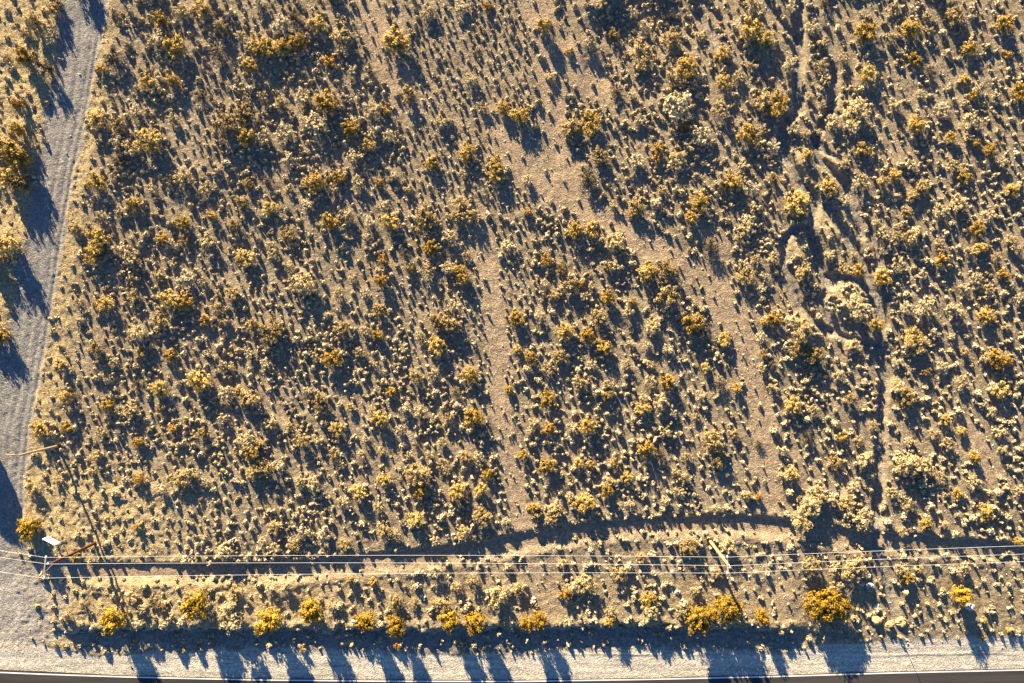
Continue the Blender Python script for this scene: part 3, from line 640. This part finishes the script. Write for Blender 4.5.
mb.tube([a + np.array([.15, 0, -.12]), (a + e)/2 + np.array([0, 0, .08]), e], [.07, .065, .06], 8); arm = mb.build('side_arm', M['tan_wood'], tanp, True)
mb = MB(); mb.tube([a*.5 + e*.5 + np.array([0, -.22, -.02]), a*.5 + e*.5 + np.array([0, .22, -.02])], [.05, .05], 6); mb.build('arm_bolt', M['grey_wood'], tanp)
pins2 = [P3(45.5, 557.3, ZW), P3(47.5, 563.9, ZW), P3(43.5, 578, ZW)]
pins3 = [P3(727.5, 557.0, ZW), P3(729.0, 565.6, ZW + .25), P3(727.6, 573.0, ZW)]
p2, o2, t2 = pole('utility_pole', (95,543.2), (50,564.2), ZW - .2, .25, .17, M['red_wood'], 'reddish brown utility pole carrying three wires beside the white sign')
crossarm(p2, o2, t2, [P3(46, 555.6, ZW - .34), P3(43.5, 579.5, ZW - .34)], pins2)
p3, o3, t3 = pole('utility_pole', (709.8,540.6), (728.7,565.4), ZW - .1, .25, .18, M['yellow_wood'], 'sunlit yellow utility pole with crossarm below the dirt track')
crossarm(p3, o3, t3, [P3(727.4, 555.2, ZW - .34), P3(728.2, 575, ZW - .34)], pins3)
p4, o4, t4 = pole('utility_pole', (1330,516), (1420,532), ZW - .1, .20, .14, M['yellow_wood'], 'utility pole past the right edge of the photo, carrying the same three wires')
pins4 = [P3(1419, 535, ZW), P3(1420, 543, ZW), P3(1419, 551, ZW)]
crossarm(p4, o4, t4, [P3(1419, 533.5, ZW - .34), P3(1419, 552.5, ZW - .34)], pins4)
p0, o0, t0 = pole('utility_pole', (-380,482), (-468,492), ZW - .1, .20, .14, M['red_wood'], 'utility pole past the left edge of the photo, carrying the same three wires')
pins0 = [P3(-466, 489, ZW), P3(-466, 499, ZW), P3(-467, 514, ZW)]
crossarm(p0, o0, t0, [P3(-466, 487, ZW - .34), P3(-467, 516, ZW - .34)], pins0)
for i, nm in enumerate(('the northmost of the three strung between the poles', 'the middle one of the three strung between the poles', 'the southmost of the three strung between the poles')):
    mb = MB(); chain = [pins0[i], pins2[i], pins3[i], pins4[i]]; pts = []
    for a, b in zip(chain[:-1], chain[1:]):
        for k in range(24):
            t = k/24; q = a + (b - a)*t; q = q + np.array([0, 0, -.9*4*t*(1-t) + .06]); pts.append(q)
    pts.append(chain[-1] + np.array([0, 0, .06]))
    mb.tube(pts, [.0125]*len(pts), 6); o = mb.build('power_line', M['wire'], None, True)
    tag(o, f'thin silvery power line, {nm}', 'wire', 'power lines')

# ------------------------------------------------------------------ white sign on two posts
c0, c1 = np.array([wx(52.3), wy(534.6)]), np.array([wx(64.0), wy(540.8)])
bz = gz(58, 538); root = empty('sign', (float((c0+c1)[0]/2), float((c0+c1)[1]/2), bz)); o = np.array(root.location)
tag(root, 'blank white board sign on two posts near the gravel road corner', 'sign')
d = np.append(c1 - c0, 0); L = np.linalg.norm(d); d /= L; s = np.cross(d, (0, 0, 1.0))
mb = MB(); mb.box((0, 0, 1.35), d*L/2, s*.025, (0, 0, .72)); mb.build('board', M['sign'], root)
for q in (-1, 1):
    mb = MB(); mb.box(d*q*L*.40 - s*.078*np.sign(s[1]) + np.array([0, 0, .90]), d*.05, s*.05, (0, 0, 1.28)); mb.build('post', M['sign_post'], root)
# thin marker post by the shoulder
b0 = np.array([wx(902), wy(636), gz(902, 636)])
root = empty('marker_post', tuple(b0)); tag(root, 'thin weathered marker post at the shoulder edge, beside the three tan boulders', 'post')
mb = MB(); mb.tube([(0, 0, -.2), (0.02, 0, 1.2), (.03, .02, 2.6)], [.055, .052, .05], 8); mb.build('shaft', M['sign_post'], root, True)
mb = MB(); mb.tube([(.03, .02, 2.6), (.03, .02, 2.66)], [.058, .03], 8); mb.build('cap', M['sign_post'], root, True)

# ------------------------------------------------------------------ dense round tree just out of view; its shade lies over the gravel road
def tree(x, y, h, cr):
    rng = np.random.default_rng(77); px, py = wx(x), wy(y); z = gz(max(x, -60), y)
    root = empty('tree', (px, py, z)); tag(root, 'dense round tree past the left edge, shading the gravel road', 'tree')
    mb = MB(); mb.tube([(0, 0, -.2), (.05, 0, h*.25), (0, .1, h*.5), (.05, .05, h*.8)], [.28, .22, .16, .06], 10)
    for k in range(9):
        a = k*.7 + .2; mb.tube([(0, 0, h*(.22 + .04*k)), (math.cos(a)*cr*.45, math.sin(a)*cr*.45, h*(.38 + .04*k)), (math.cos(a)*cr*.8, math.sin(a)*cr*.8, h*(.5 + .035*k))], [.11, .07, .03], 6)
    mb.build('trunk', M['bark'], root, True)
    n = 9000; dd = rng.normal(0, 1, (n, 3)); dd /= np.linalg.norm(dd, axis=1)[:, None]; rad = rng.uniform(.25, 1, (n, 1))**.45
    bumpy = 1 + .07*np.sin(dd[:, :1]*5 + 1)*np.cos(dd[:, 1:2]*6) 
    p = np.array([0, 0, h*.62]) + dd*rad*bumpy*np.array([cr, cr, h*.38])
    v, f = leaves(rng, p, dd, .30, 1.3); obj_np('crown', v, f, M['tree_leaf'], root)
tree(-38, 412, 6.0, 2.6)

# ------------------------------------------------------------------ light, sky, camera
ELEV = math.radians(14.5); SX, SY = -.395, .919        # towards the sun, in plan
sun = bpy.data.lights.new('sun', 'SUN'); sun.energy = 5.0; sun.angle = math.radians(.5); sun.color = (1.0, .81, .53)
so = link(bpy.data.objects.new('sun', sun))
from mathutils import Vector
dirv = Vector((SX*math.cos(ELEV), SY*math.cos(ELEV), math.sin(ELEV))).normalized()
so.rotation_euler = dirv.to_track_quat('Z', 'Y').to_euler(); so.location = dirv*200
w = bpy.data.worlds.new('World'); scene.world = w; w.use_nodes = True
nt = w.node_tree; bg = nt.nodes['Background']; sky = nt.nodes.new('ShaderNodeTexSky'); sky.sky_type = 'NISHITA'; sky.sun_disc = False
sky.sun_elevation = ELEV; sky.sun_rotation = math.atan2(SX, SY); sky.altitude = 700; sky.air_density = .7; sky.dust_density = .05; sky.ozone_density = 5.0
nt.links.new(sky.outputs[0], bg.inputs[0]); bg.inputs[1].default_value = .058

cam = bpy.data.cameras.new('camera'); cam.sensor_width = 36; cam.lens = 36*H/165.0; cam.clip_start = .5; cam.clip_end = 8000
co = link(bpy.data.objects.new('camera', cam)); co.location = (0, 0, H); co.rotation_euler = (0, 0, 0)
scene.camera = co
vs_ = scene.view_settings; vs_.view_transform = 'Standard'; vs_.look = 'None'; vs_.exposure = 2.36; vs_.gamma = 1; vs_.use_curve_mapping = False
scene.render.film_transparent = False
scene.cycles.max_bounces = 6
